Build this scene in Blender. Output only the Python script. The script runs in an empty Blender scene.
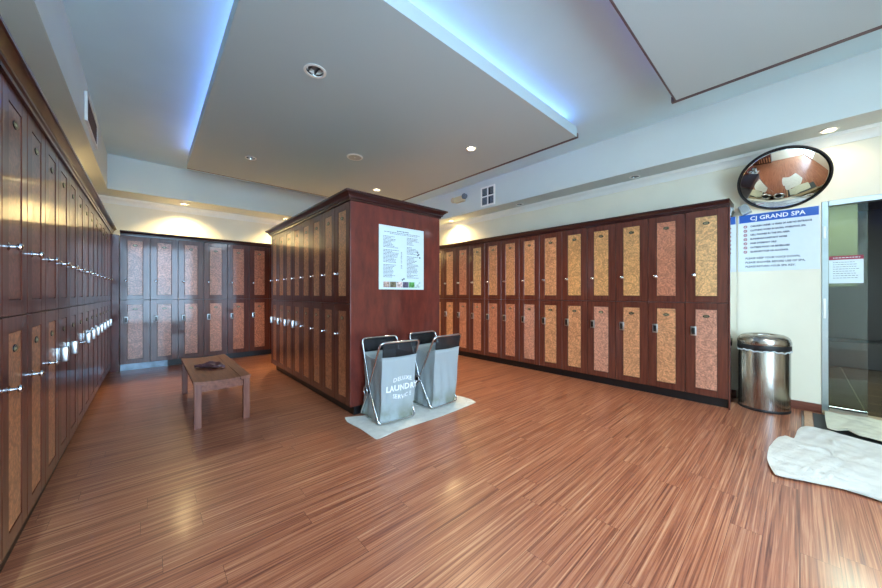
import bpy, bmesh, math, random
from mathutils import Vector, Matrix
random.seed(7)
scn = bpy.context.scene
COL = scn.collection
PI = math.pi
F = 324.0; YAW = math.radians(42.12); CAM_H = 1.2

# ---------------------------------------------------------------- helpers
def tag(o, label=None, cat=None, group=None, kind=None):
    if label: o['label'] = label
    if cat: o['category'] = cat
    if group: o['group'] = group
    if kind: o['kind'] = kind
    return o

def empty(name, loc=(0, 0, 0), rz=0.0, label=None, cat=None, group=None, kind=None):
    o = bpy.data.objects.new(name, None); COL.objects.link(o)
    o.location = loc; o.rotation_euler = (0, 0, rz); o.empty_display_size = .05
    return tag(o, label, cat, group, kind)

def mesh_of(name, bm, mat, smooth=None):
    me = bpy.data.meshes.new(name)
    bmesh.ops.recalc_face_normals(bm, faces=bm.faces[:])
    bm.to_mesh(me); bm.free()
    for m in (mat if isinstance(mat, (list, tuple)) else [mat]): me.materials.append(m)
    if smooth is not None:
        for p in me.polygons: p.use_smooth = True
        if smooth < 179:
            me.set_sharp_from_angle(angle=math.radians(smooth))
    return me

def obj(name, bm, mat, parent=None, smooth=None, loc=None, rot=None):
    me = bm if isinstance(bm, bpy.types.Mesh) else mesh_of(name, bm, mat, smooth)
    o = bpy.data.objects.new(name, me); COL.objects.link(o)
    if parent: o.parent = parent
    if loc: o.location = loc
    if rot: o.rotation_euler = rot
    return o

def struct(name, bm, mat, parent=None, **k):
    o = obj(name, bm, mat, parent, **k)
    if not parent: o['kind'] = 'structure'
    return o

def box(bm, x0, x1, y0, y1, z0, z1, bevel=0.0, seg=2, mi=0):
    r = bmesh.ops.create_cube(bm, size=1.0)
    vs = r['verts']
    for v in vs:
        v.co = Vector(((x0 + x1) / 2 + v.co.x * (x1 - x0), (y0 + y1) / 2 + v.co.y * (y1 - y0), (z0 + z1) / 2 + v.co.z * (z1 - z0)))
    fs = set(f for v in vs for f in v.link_faces)
    for f in fs: f.material_index = mi
    if bevel > 0:
        es = list(set(e for v in vs for e in v.link_edges))
        bmesh.ops.bevel(bm, geom=es, offset=bevel, segments=seg, affect='EDGES', profile=.5)
    return vs

def bx(*a, **k):
    bm = bmesh.new(); box(bm, *a, **k); return bm

def lathe(bm, prof, n=32, center=(0, 0, 0), axis='Z', mi=0):
    rings = []
    c = Vector(center)
    for r, z in prof:
        ring = []
        for i in range(n):
            a = 2 * PI * i / n
            p = (r * math.cos(a), r * math.sin(a), z)
            if axis == 'Y': p = (p[0], p[2], p[1])
            if axis == 'X': p = (p[2], p[0], p[1])
            ring.append(bm.verts.new(c + Vector(p)))
        rings.append(ring)
    for a, b in zip(rings, rings[1:]):
        for i in range(n):
            j = (i + 1) % n
            f = bm.faces.new((a[i], a[j], b[j], b[i])); f.material_index = mi
    if prof[0][0] > 1e-6:
        f = bm.faces.new(rings[0]); f.material_index = mi
    if prof[-1][0] > 1e-6:
        f = bm.faces.new(rings[-1]); f.material_index = mi
    bmesh.ops.remove_doubles(bm, verts=bm.verts[:], dist=1e-6)
    return bm

def open_lathe(bm, prof, n=32, center=(0, 0, 0)):
    rings = []
    for r, z in prof:
        rings.append([bm.verts.new((center[0] + r * math.cos(2 * PI * i / n), center[1] + r * math.sin(2 * PI * i / n), center[2] + z)) for i in range(n)])
    for a, b in zip(rings, rings[1:]):
        for i in range(n):
            j = (i + 1) % n
            bm.faces.new((a[i], a[j], b[j], b[i]))
    return bm

def tube(bm, pts, r, n=10, closed=False):
    pts = [Vector(p) for p in pts]
    rings = []
    N = len(pts)
    up = Vector((0, 0, 1))
    prev = None
    for i, p in enumerate(pts):
        if closed: t = (pts[(i + 1) % N] - pts[i - 1]).normalized()
        else: t = (pts[min(i + 1, N - 1)] - pts[max(i - 1, 0)]).normalized()
        if prev is None:
            a = t.orthogonal().normalized()
        else:
            a = (prev - t * prev.dot(t)).normalized()
        prev = a
        b = t.cross(a)
        rings.append([bm.verts.new(p + (a * math.cos(2 * PI * k / n) + b * math.sin(2 * PI * k / n)) * r) for k in range(n)])
    m = N if closed else N - 1
    for i in range(m):
        A = rings[i]; B = rings[(i + 1) % N]
        off = 0
        if closed and i == N - 1:
            off = min(range(n), key=lambda o: (A[0].co - B[o].co).length)
        for k in range(n):
            bm.faces.new((A[k], A[(k + 1) % n], B[(k + 1 + off) % n], B[(k + off) % n]))
    if not closed:
        bm.faces.new(rings[0]); bm.faces.new(rings[-1])
    return bm

def extrude_profile(bm, prof, p0, p1, out, up=(0, 0, 1), cap0=(0, 0), cap1=(0, 0)):
    """sweep a closed 2D profile (d outwards, z) from p0 to p1; mitre: extra length = m*d at each end"""
    p0 = Vector(p0); p1 = Vector(p1); out = Vector(out); t = (p1 - p0).normalized()
    A = [bm.verts.new(p0 + out * d + Vector((0, 0, z)) - t * (cap0[0] * d)) for d, z in prof]
    B = [bm.verts.new(p1 + out * d + Vector((0, 0, z)) + t * (cap1[0] * d)) for d, z in prof]
    n = len(prof)
    for i in range(n):
        bm.faces.new((A[i], A[(i + 1) % n], B[(i + 1) % n], B[i]))
    bm.faces.new(A); bm.faces.new(B)
    return bm

def text_bm(s, size, xscale=1.0, bold=0.0, depth=.0008, align='LEFT', warp=None, spacing=1.0):
    """lettering lying in the XZ plane facing -Y, origin at baseline"""
    cu = bpy.data.curves.new('lettering', 'FONT'); cu.body = s; cu.size = size
    cu.align_x = align; cu.extrude = depth; cu.offset = bold; cu.resolution_u = 2
    cu.space_character = spacing
    ob = bpy.data.objects.new('lettering_source', cu); COL.objects.link(ob)
    bpy.context.view_layer.update()
    dg = bpy.context.evaluated_depsgraph_get()
    me = bpy.data.meshes.new_from_object(ob.evaluated_get(dg))
    bpy.data.objects.remove(ob); bpy.data.curves.remove(cu)
    bm = bmesh.new(); bm.from_mesh(me); bpy.data.meshes.remove(me)
    for v in bm.verts:
        x, y, z = v.co
        x *= xscale
        if warp: y += warp(x)
        v.co = (x, -z, y)
    return bm

def join_bm(dst, src, M):
    tmp = bpy.data.meshes.new('tmp'); src.to_mesh(tmp); src.free()
    n0 = len(dst.verts)
    dst.from_mesh(tmp); bpy.data.meshes.remove(tmp)
    dst.verts.ensure_lookup_table()
    for i in range(n0, len(dst.verts)): dst.verts[i].co = M @ dst.verts[i].co

def punch(o, holes, depth=.12):
    """cut round recesses (x, y, z, r) in a mesh, upwards from z"""
    cut = bmesh.new()
    for x, y, z, r in holes:
        lathe(cut, [(0, z - .02), (r, z - .02), (r, z + depth), (0, z + depth)], 32, (x, y, 0))
    cm = mesh_of('cut', cut, [o.data.materials[0]])
    co = bpy.data.objects.new('cut', cm); COL.objects.link(co)
    md = o.modifiers.new('b', 'BOOLEAN'); md.operation = 'DIFFERENCE'; md.solver = 'EXACT'; md.object = co
    bpy.context.view_layer.update()
    dg = bpy.context.evaluated_depsgraph_get()
    me = bpy.data.meshes.new_from_object(o.evaluated_get(dg))
    o.modifiers.clear(); o.data = me
    bpy.data.objects.remove(co)

# ---------------------------------------------------------------- materials
def lin(c):
    return tuple((v / 255 / 12.92 if v / 255 <= .04045 else ((v / 255 + .055) / 1.055) ** 2.4) for v in c) + (1.0,)

def new_mat(name):
    m = bpy.data.materials.new(name); m.use_nodes = True
    return m, m.node_tree, m.node_tree.nodes['Principled BSDF']

def plain(name, rgb, rough=.5, metal=0.0, coat=0.0, spec=None, noise=.04, scale=20.0, bump=0.0):
    m, nt, b = new_mat(name)
    N, L = nt.nodes, nt.links
    b.inputs['Roughness'].default_value = rough; b.inputs['Metallic'].default_value = metal
    b.inputs['Coat Weight'].default_value = coat; b.inputs['Coat Roughness'].default_value = .06
    if spec is not None: b.inputs['Specular IOR Level'].default_value = spec
    tc = N.new('ShaderNodeTexCoord'); nz = N.new('ShaderNodeTexNoise'); nz.inputs['Scale'].default_value = scale
    nz.inputs['Detail'].default_value = 4
    L.new(tc.outputs['Object'], nz.inputs['Vector'])
    rp = N.new('ShaderNodeValToRGB')
    c = lin(rgb)
    rp.color_ramp.elements[0].position = .3; rp.color_ramp.elements[1].position = .7
    rp.color_ramp.elements[0].color = tuple(max(0, v * (1 - noise * 2)) for v in c[:3]) + (1,)
    rp.color_ramp.elements[1].color = tuple(min(1, v * (1 + noise)) for v in c[:3]) + (1,)
    L.new(nz.outputs['Fac'], rp.inputs['Fac']); L.new(rp.outputs['Color'], b.inputs['Base Color'])
    if bump:
        bp = N.new('ShaderNodeBump'); bp.inputs['Strength'].default_value = bump; bp.inputs['Distance'].default_value = .004
        L.new(nz.outputs['Fac'], bp.inputs['Height']); L.new(bp.outputs['Normal'], b.inputs['Normal'])
    return m

def emis(name, rgb, strength):
    m, nt, b = new_mat(name)
    b.inputs['Base Color'].default_value = lin(rgb)
    b.inputs['Emission Color'].default_value = lin(rgb); b.inputs['Emission Strength'].default_value = strength
    return m

def wood(name, c0, c1, rough=.3, coat=.6, scale=(30, 30, 1.5), coat_rough=.06, streak=.5):
    m, nt, b = new_mat(name)
    N, L = nt.nodes, nt.links
    tc = N.new('ShaderNodeTexCoord'); mp = N.new('ShaderNodeMapping'); mp.inputs['Scale'].default_value = scale
    oi = N.new('ShaderNodeObjectInfo')
    ad = N.new('ShaderNodeVectorMath'); ad.operation = 'ADD'
    mu = N.new('ShaderNodeVectorMath'); mu.operation = 'SCALE'; mu.inputs['Scale'].default_value = 7.0
    cx = N.new('ShaderNodeCombineXYZ')
    for k in 'XYZ': L.new(oi.outputs['Random'], cx.inputs[k])
    L.new(cx.outputs[0], mu.inputs[0])
    L.new(tc.outputs['Object'], mp.inputs['Vector']); L.new(mp.outputs[0], ad.inputs[0]); L.new(mu.outputs[0], ad.inputs[1])
    nz = N.new('ShaderNodeTexNoise'); nz.inputs['Scale'].default_value = 1.6; nz.inputs['Detail'].default_value = 6; nz.inputs['Roughness'].default_value = .62
    L.new(ad.outputs[0], nz.inputs['Vector'])
    rp = N.new('ShaderNodeValToRGB'); rp.color_ramp.elements[0].position = .5 - streak / 2; rp.color_ramp.elements[1].position = .5 + streak / 2
    rp.color_ramp.elements[0].color = lin(c0); rp.color_ramp.elements[1].color = lin(c1)
    L.new(nz.outputs['Fac'], rp.inputs['Fac']); L.new(rp.outputs['Color'], b.inputs['Base Color'])
    b.inputs['Specular IOR Level'].default_value = .3
    b.inputs['Roughness'].default_value = rough; b.inputs['Coat Weight'].default_value = coat; b.inputs['Coat Roughness'].default_value = coat_rough
    return m

def burl():
    m, nt, b = new_mat('burl_veneer')
    N, L = nt.nodes, nt.links
    tc = N.new('ShaderNodeTexCoord'); oi = N.new('ShaderNodeObjectInfo')
    cx = N.new('ShaderNodeCombineXYZ')
    for k in 'XYZ': L.new(oi.outputs['Random'], cx.inputs[k])
    mu = N.new('ShaderNodeVectorMath'); mu.operation = 'SCALE'; mu.inputs['Scale'].default_value = 11.0
    L.new(cx.outputs[0], mu.inputs[0])
    ad = N.new('ShaderNodeVectorMath'); ad.operation = 'ADD'
    L.new(tc.outputs['Object'], ad.inputs[0]); L.new(mu.outputs[0], ad.inputs[1])
    nz = N.new('ShaderNodeTexNoise'); nz.inputs['Scale'].default_value = 6.5; nz.inputs['Detail'].default_value = 3; nz.inputs['Distortion'].default_value = 1.6
    L.new(ad.outputs[0], nz.inputs['Vector'])
    # contour lines of the noise give the curly figure
    m1 = N.new('ShaderNodeMath'); m1.operation = 'MULTIPLY'; m1.inputs[1].default_value = 34
    s1 = N.new('ShaderNodeMath'); s1.operation = 'SINE'
    L.new(nz.outputs['Fac'], m1.inputs[0]); L.new(m1.outputs[0], s1.inputs[0])
    n2 = N.new('ShaderNodeTexNoise'); n2.inputs['Scale'].default_value = 60; n2.inputs['Detail'].default_value = 3
    L.new(ad.outputs[0], n2.inputs['Vector'])
    mr = N.new('ShaderNodeMapRange'); mr.inputs['From Min'].default_value = -1; mr.inputs['From Max'].default_value = 1
    mr.inputs['To Min'].default_value = .76; mr.inputs['To Max'].default_value = 1.12
    L.new(s1.outputs[0], mr.inputs['Value'])
    m2 = N.new('ShaderNodeMapRange'); m2.inputs['From Min'].default_value = .35; m2.inputs['From Max'].default_value = .65
    m2.inputs['To Min'].default_value = .72; m2.inputs['To Max'].default_value = 1.15
    L.new(n2.outputs['Fac'], m2.inputs['Value'])
    mm = N.new('ShaderNodeMath'); mm.operation = 'MULTIPLY'
    L.new(mr.outputs[0], mm.inputs[0]); L.new(m2.outputs[0], mm.inputs[1])
    vs = N.new('ShaderNodeVectorMath'); vs.operation = 'SCALE'
    L.new(oi.outputs['Color'], vs.inputs[0]); L.new(mm.outputs[0], vs.inputs['Scale'])
    L.new(vs.outputs[0], b.inputs['Base Color'])
    b.inputs['Roughness'].default_value = .35; b.inputs['Coat Weight'].default_value = .45; b.inputs['Coat Roughness'].default_value = .07
    return m

def floor_mat():
    m, nt, b = new_mat('plank_floor')
    N, L = nt.nodes, nt.links
    tc = N.new('ShaderNodeTexCoord')
    br = N.new('ShaderNodeTexBrick'); br.offset = .37; br.inputs['Scale'].default_value = 1
    br.inputs['Brick Width'].default_value = 1.22; br.inputs['Row Height'].default_value = .122
    br.inputs['Mortar Size'].default_value = .0007; br.inputs['Mortar Smooth'].default_value = 0
    br.inputs['Color1'].default_value = (0, 0, 0, 1); br.inputs['Color2'].default_value = (1, 1, 1, 1); br.inputs['Mortar'].default_value = (.5, .5, .5, 1)
    sx = N.new('ShaderNodeSeparateXYZ'); L.new(tc.outputs['Object'], sx.inputs[0])
    dv = N.new('ShaderNodeMath'); dv.operation = 'DIVIDE'; dv.inputs[1].default_value = .122; L.new(sx.outputs['Y'], dv.inputs[0])
    fl = N.new('ShaderNodeMath'); fl.operation = 'FLOOR'; L.new(dv.outputs[0], fl.inputs[0])
    wn_ = N.new('ShaderNodeTexWhiteNoise'); wn_.noise_dimensions = '1D'; L.new(fl.outputs[0], wn_.inputs['W'])
    ma = N.new('ShaderNodeMath'); ma.operation = 'MULTIPLY_ADD'; ma.inputs[1].default_value = 1.22
    L.new(wn_.outputs['Value'], ma.inputs[0]); L.new(sx.outputs['X'], ma.inputs[2])
    cb = N.new('ShaderNodeCombineXYZ'); L.new(ma.outputs[0], cb.inputs['X']); L.new(sx.outputs['Y'], cb.inputs['Y'])
    L.new(cb.outputs[0], br.inputs['Vector']); br.offset = 0
    mp = N.new('ShaderNodeMapping'); mp.inputs['Scale'].default_value = (1.3, 82, 1)
    L.new(tc.outputs['Object'], mp.inputs['Vector'])
    ad = N.new('ShaderNodeVectorMath'); ad.operation = 'ADD'
    sc = N.new('ShaderNodeVectorMath'); sc.operation = 'SCALE'; sc.inputs['Scale'].default_value = 13
    L.new(br.outputs['Color'], sc.inputs[0]); L.new(mp.outputs[0], ad.inputs[0]); L.new(sc.outputs[0], ad.inputs[1])
    nz = N.new('ShaderNodeTexNoise'); nz.inputs['Scale'].default_value = 1; nz.inputs['Detail'].default_value = 5; nz.inputs['Roughness'].default_value = .6
    nz.inputs['Distortion'].default_value = .8
    L.new(ad.outputs[0], nz.inputs['Vector'])
    rp = N.new('ShaderNodeValToRGB'); e = rp.color_ramp.elements
    e[0].position = .3; e[0].color = lin((102, 56, 42)); e[1].position = .7; e[1].color = lin((200, 146, 110))
    k = e.new(.5); k.color = lin((162, 98, 70))
    L.new(nz.outputs['Fac'], rp.inputs['Fac'])
    # per plank tone
    mr = N.new('ShaderNodeMapRange'); mr.inputs['To Min'].default_value = .95; mr.inputs['To Max'].default_value = 1.05
    L.new(br.outputs['Color'], mr.inputs['Value'])
    v = N.new('ShaderNodeVectorMath'); v.operation = 'SCALE'
    L.new(rp.outputs['Color'], v.inputs[0]); L.new(mr.outputs[0], v.inputs['Scale'])
    mx = N.new('ShaderNodeMix'); mx.data_type = 'RGBA'
    L.new(br.outputs['Fac'], mx.inputs['Factor']); L.new(v.outputs[0], mx.inputs['A']); mx.inputs['B'].default_value = lin((70, 38, 30))
    L.new(mx.outputs['Result'], b.inputs['Base Color'])
    b.inputs['Roughness'].default_value = .36
    b.inputs['Coat Weight'].default_value = .35; b.inputs['Coat Roughness'].default_value = .17
    return m

def tile_mat(name, c0, c1, grout, size, rough=.3):
    m, nt, b = new_mat(name)
    N, L = nt.nodes, nt.links
    tc = N.new('ShaderNodeTexCoord')
    br = N.new('ShaderNodeTexBrick'); br.offset = 0; br.inputs['Scale'].default_value = 1
    br.inputs['Brick Width'].default_value = size; br.inputs['Row Height'].default_value = size
    br.inputs['Mortar Size'].default_value = .003
    br.inputs['Color1'].default_value = lin(c0); br.inputs['Color2'].default_value = lin(c1); br.inputs['Mortar'].default_value = lin(grout)
    L.new(tc.outputs['Object'], br.inputs['Vector']); L.new(br.outputs['Color'], b.inputs['Base Color'])
    b.inputs['Roughness'].default_value = rough
    return m

def cloth_mat(name, rgb, scale=400, bump=.35, rough=.95):
    m, nt, b = new_mat(name)
    N, L = nt.nodes, nt.links
    tc = N.new('ShaderNodeTexCoord'); nz = N.new('ShaderNodeTexNoise'); nz.inputs['Scale'].default_value = scale
    n2 = N.new('ShaderNodeTexNoise'); n2.inputs['Scale'].default_value = 14; n2.inputs['Detail'].default_value = 5
    L.new(tc.outputs['Object'], nz.inputs['Vector']); L.new(tc.outputs['Object'], n2.inputs['Vector'])
    a = N.new('ShaderNodeMath'); a.operation = 'MULTIPLY_ADD'; a.inputs[1].default_value = .25
    L.new(nz.outputs['Fac'], a.inputs[0]); L.new(n2.outputs['Fac'], a.inputs[2])
    bp = N.new('ShaderNodeBump'); bp.inputs['Strength'].default_value = bump; bp.inputs['Distance'].default_value = .01
    L.new(a.outputs[0], bp.inputs['Height']); L.new(bp.outputs['Normal'], b.inputs['Normal'])
    rp = N.new('ShaderNodeValToRGB'); c = lin(rgb)
    rp.color_ramp.elements[0].position = .3; rp.color_ramp.elements[1].position = .65
    rp.color_ramp.elements[0].color = tuple(x * .86 for x in c[:3]) + (1,); rp.color_ramp.elements[1].color = c
    L.new(n2.outputs['Fac'], rp.inputs['Fac']); L.new(rp.outputs['Color'], b.inputs['Base Color'])
    bp.inputs['Distance'].default_value = .02
    b.inputs['Roughness'].default_value = rough
    b.inputs['Sheen Weight'].default_value = .2
    return m

def bag_mat():
    m, nt, b = new_mat('grey_canvas')
    N, L = nt.nodes, nt.links
    tc = N.new('ShaderNodeTexCoord')
    nz = N.new('ShaderNodeTexNoise'); nz.inputs['Scale'].default_value = 7; nz.inputs['Detail'].default_value = 6
    L.new(tc.outputs['Object'], nz.inputs['Vector'])
    sp = N.new('ShaderNodeSeparateXYZ'); L.new(tc.outputs['Object'], sp.inputs[0])
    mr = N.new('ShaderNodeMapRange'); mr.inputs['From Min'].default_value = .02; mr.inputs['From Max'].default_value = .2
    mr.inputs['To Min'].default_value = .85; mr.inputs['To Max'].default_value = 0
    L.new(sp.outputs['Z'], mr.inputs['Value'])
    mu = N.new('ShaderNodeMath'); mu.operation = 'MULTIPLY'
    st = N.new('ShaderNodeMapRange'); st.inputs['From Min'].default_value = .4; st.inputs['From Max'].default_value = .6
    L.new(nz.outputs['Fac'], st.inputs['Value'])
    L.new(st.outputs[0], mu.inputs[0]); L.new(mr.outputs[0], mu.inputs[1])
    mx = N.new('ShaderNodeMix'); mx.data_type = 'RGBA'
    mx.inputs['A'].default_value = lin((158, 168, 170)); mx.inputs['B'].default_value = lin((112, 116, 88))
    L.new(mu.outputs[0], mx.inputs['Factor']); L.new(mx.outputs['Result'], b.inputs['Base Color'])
    bp = N.new('ShaderNodeBump'); bp.inputs['Strength'].default_value = .25; bp.inputs['Distance'].default_value = .01
    L.new(nz.outputs['Fac'], bp.inputs['Height']); L.new(bp.outputs['Normal'], b.inputs['Normal'])
    b.inputs['Roughness'].default_value = .75
    return m

def brushed():
    m, nt, b = new_mat('brushed_steel')
    N, L = nt.nodes, nt.links
    tc = N.new('ShaderNodeTexCoord'); mp = N.new('ShaderNodeMapping'); mp.inputs['Scale'].default_value = (260, 260, 1)
    nz = N.new('ShaderNodeTexNoise'); nz.inputs['Scale'].default_value = 1
    L.new(tc.outputs['Object'], mp.inputs[0]); L.new(mp.outputs[0], nz.inputs['Vector'])
    mr = N.new('ShaderNodeMapRange'); mr.inputs['To Min'].default_value = .16; mr.inputs['To Max'].default_value = .34
    L.new(nz.outputs['Fac'], mr.inputs['Value']); L.new(mr.outputs[0], b.inputs['Roughness'])
    b.inputs['Base Color'].default_value = lin((172, 166, 158)); b.inputs['Metallic'].default_value = 1
    return m

M = {}
M['wall'] = plain('cream_wall_paint', (234, 228, 206), .6, noise=.015, scale=3)
M['white'] = plain('cool_cast_ceiling', (206, 234, 240), .7, noise=.015, scale=2)  # cool cast of the light is mixed into this ceiling colour
M['soffit'] = plain('light_evened_soffit', (208, 216, 210), .7, noise=.015, scale=2)  # toned apart from the ceiling colour to even out the light
M['cloud'] = plain('grey_panel_paint', (186, 202, 204), .7, noise=.02, scale=200)
M['trimw'] = plain('white_moulding_paint', (238, 238, 230), .45, noise=.01)
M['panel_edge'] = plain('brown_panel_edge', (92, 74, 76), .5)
M['mahog'] = wood('mahogany', (68, 33, 26), (112, 60, 45), .32, .55, (26, 26, 1.6), .07)
M['mahog_dark'] = wood('dark_mahogany', (34, 15, 17), (62, 28, 26), .28, .7, (1.6, 26, 26), .06)
M['mahog_end'] = wood('mahogany_panel', (72, 26, 21), (122, 50, 36), .42, .5, (7, 7, 2.2), .08, .55)
M['burl'] = burl()
M['groove'] = plain('door_groove', (44, 22, 20), .5)
M['carcass'] = plain('grey_carcass', (120, 112, 112), .35)
M['kick'] = plain('black_plinth', (20, 16, 17), .45)
M['floor'] = floor_mat()
M['chrome'] = plain('chrome', (214, 218, 222), .12, 1.0, noise=.01)
M['satin'] = plain('satin_nickel', (196, 200, 202), .28, 1.0, noise=.02)
M['metal_strip'] = plain('mottled_metal', (120, 132, 142), .42, 1.0, noise=.2, scale=9)
M['black'] = plain('black_plastic', (22, 24, 26), .35)
M['plate'] = plain('dark_green_plaque', (18, 24, 24), .45)
M['plate_gold'] = plain('pale_brass', (196, 190, 150), .3, .8)
M['steel'] = brushed()
M['rubber'] = plain('black_rubber', (24, 24, 26), .5)
M['liner'] = plain('bin_liner_plastic', (210, 218, 222), .3)
M['bench'] = wood('walnut_bench', (104, 56, 42), (150, 94, 72), .45, .2, (22, 2, 22), .2)
M['bench_leg'] = wood('walnut_bench_leg', (104, 60, 48), (146, 94, 76), .45, .2, (22, 22, 2), .2)
M['leaf'] = wood('purple_brown_wood', (58, 30, 36), (134, 98, 102), .35, .4, (18, 40, 18), .1)
M['towel'] = cloth_mat('white_terry', (232, 232, 222), 500, .9)
M['towel2'] = cloth_mat('cream_terry', (214, 214, 190), 500, .45)
M['bag'] = bag_mat()
M['mesh_black'] = plain('black_nylon', (26, 30, 34), .7)
M['mesh_black'].node_tree.nodes['Principled BSDF'].inputs['Alpha'].default_value = .72
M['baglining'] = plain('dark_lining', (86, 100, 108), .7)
M['print_white'] = plain('white_print', (244, 246, 246), .6)
M['board'] = plain('pale_board', (214, 228, 230), .3, noise=.01)
M['ink'] = plain('grey_ink', (48, 58, 64), .6)
M['sign'] = plain('white_acrylic', (220, 230, 236), .2, noise=.01)
M['blue'] = plain('blue_print', (28, 88, 178), .3, noise=.02)
M['navy'] = plain('navy_print', (30, 40, 70), .5)
M['red'] = plain('maroon_print', (150, 34, 58), .5)
M['darkink'] = plain('dark_ink', (52, 62, 74), .5)
M['mirror'] = plain('mirror_silver', (232, 228, 220), .015, 1.0, noise=0)
M['alu'] = plain('aluminium', (176, 190, 194), .3, .9, noise=.02)
M['beige'] = plain('beige_plastic', (206, 190, 150), .45)
M['lamp_glass'] = plain('grey_lens', (120, 128, 132), .15)
M['vent_blade'] = plain('vent_slat_grey', (110, 118, 120), .5)
M['ventdark'] = plain('brown_grille', (98, 74, 66), .5)
M['reflector'] = plain('lamp_reflector', (170, 172, 170), .12, .9)
M['speaker'] = plain('speaker_grille', (196, 194, 182), .6)
M['slate'] = tile_mat('dark_slate_tile', (74, 62, 42), (88, 70, 48), (130, 124, 104), .45, .25)
M['slate_wall'] = tile_mat('dark_wall_tile', (40, 42, 46), (58, 56, 58), (70, 70, 72), .3, .3)
M['stone'] = plain('tan_stone', (170, 150, 118), .5, noise=.1, scale=30)
M['pale_wood'] = wood('pale_strip_wood', (176, 132, 98), (214, 172, 132), .4, .2)
M['mat'] = plain('grey_mat', (78, 82, 82), .9, noise=.1, scale=200)
M['basewood'] = wood('baseboard_wood', (96, 52, 42), (134, 80, 62), .4, .2, (20, 2, 20), .2)
M['pine'] = plain('plaster_olive', (92, 96, 70), .6)
m, nt, b = new_mat('tinted_glass')
b.inputs['Base Color'].default_value = (.72, .84, .78, 1); b.inputs['Transmission Weight'].default_value = 1; b.inputs['Roughness'].default_value = .02; b.inputs['IOR'].default_value = 1.45
M['glass'] = m
WARM = (1.0, .80, .50); COOL = (.66, .84, 1.0); YEL = (1.0, .74, .36)
M['bulb_warm'] = emis('warm_bulb', (255, 238, 200), 30)
M['bulb_cool'] = emis('fill_light_diffuser', (214, 236, 255), 2)
M['fill_glow'] = emis('added_window_glow', (184, 220, 252), 8.5)
M['led'] = emis('violet_led_strip', (140, 124, 255), 2.8)
M['led_fill'] = emis('added_cool_led', (170, 214, 255), 3.4)
M['led_blue'] = emis('blue_led', (20, 60, 255), 1.5)

# ---------------------------------------------------------------- room shell
XL, XR, YB, YN = -1.0, 5.03, 7.5, -2.7
ZC, ZS = 3.28, 2.76
SX0, SX1, SY1 = -.45, 4.60, 6.90
struct('floor', bx(XL - .1, XR, YN - .1, YB + .1, -.1, 0), M['floor'])
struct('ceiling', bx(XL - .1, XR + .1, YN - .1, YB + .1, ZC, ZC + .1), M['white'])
struct('wall_left', bx(XL - .1, XL, YN, YB, 0, ZC), M['wall'])
struct('wall_back', bx(XL - .1, XR + .1, YB, YB + .1, 0, ZC), M['wall'])
struct('wall_rear', bx(XL - .1, XR + .1, YN - .1, YN, 0, ZC), M['wall'])
DY0, DY1, DZ = -1.45, -.15, 2.12          # doorway in the right wall
bm = bmesh.new()
box(bm, XR, XR + .1, DY1, YB, 0, ZC); box(bm, XR, XR + .1, YN, DY0, 0, ZC); box(bm, XR, XR + .1, DY0, DY1, DZ, ZC)
struct('wall_right', bm, M['wall'])
soffit_spots_right = [(4.82, -.19), (4.82, 1.475), (4.82, 3.28), (4.82, 5.0)]
soffit_spots_back = [(.47, 7.17), (2.13, 7.17), (3.7, 7.17)]
soffit_spots_left = [(-.72, 5.7), (-.72, 3.9)]
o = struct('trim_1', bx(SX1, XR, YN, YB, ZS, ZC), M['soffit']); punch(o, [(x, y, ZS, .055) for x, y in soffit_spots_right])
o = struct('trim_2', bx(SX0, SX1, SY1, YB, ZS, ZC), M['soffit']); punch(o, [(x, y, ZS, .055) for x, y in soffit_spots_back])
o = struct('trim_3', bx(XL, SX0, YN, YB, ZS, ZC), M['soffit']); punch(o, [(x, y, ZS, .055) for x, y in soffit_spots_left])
# crown moulding under the soffits
cr = [(0, -.10), (.012, -.10), (.016, -.085), (.03, -.06), (.055, -.035), (.07, -.028), (.075, -.012), (.09, -.012), (.09, 0), (0, 0)]
bm = extrude_profile(bmesh.new(), cr, (XR, YN, ZS), (XR, YB, ZS), (-1, 0, 0), cap1=(-1, 0)); struct('trim_4', bm, M['trimw'], smooth=30)
bm = extrude_profile(bmesh.new(), cr, (XL, YB, ZS), (XR, YB, ZS), (0, -1, 0), cap0=(-1, 0), cap1=(-1, 0)); struct('trim_5', bm, M['trimw'], smooth=30)
bm = extrude_profile(bmesh.new(), cr, (XL, YN, ZS), (XL, YB, ZS), (1, 0, 0), cap1=(-1, 0)); struct('trim_6', bm, M['trimw'], smooth=30)
# baseboard right of the lockers
bm = bmesh.new(); box(bm, XR - .018, XR, DY1, .47, 0, .085, .004); struct('baseboard_right', bm, M['basewood'])

# room beyond the glass
RX0, RX1, RY0, RY1, RZ = XR + .1, 9.0, -3.6, 1.2, 2.6
struct('floor_beyond_door', bx(XR, RX1, RY0, RY1, -.1, 0), M['slate']).name = 'floor.001'
struct('ceiling', bx(RX0, RX1, RY0, RY1, RZ, RZ + .1), M['slate_wall'])
bm = bmesh.new(); box(bm, RX1, RX1 + .1, RY0, RY1, 0, RZ); box(bm, RX0, RX1, RY1, RY1 + .1, 0, RZ); box(bm, RX0, RX1, RY0 - .1, RY0, 0, RZ)
struct('wall_beyond', bm, M['slate_wall'])
struct('wall_alcove', bx(7.4, 7.6, -.55, 1.2, 1.3, RZ), M['pine'])

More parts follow.
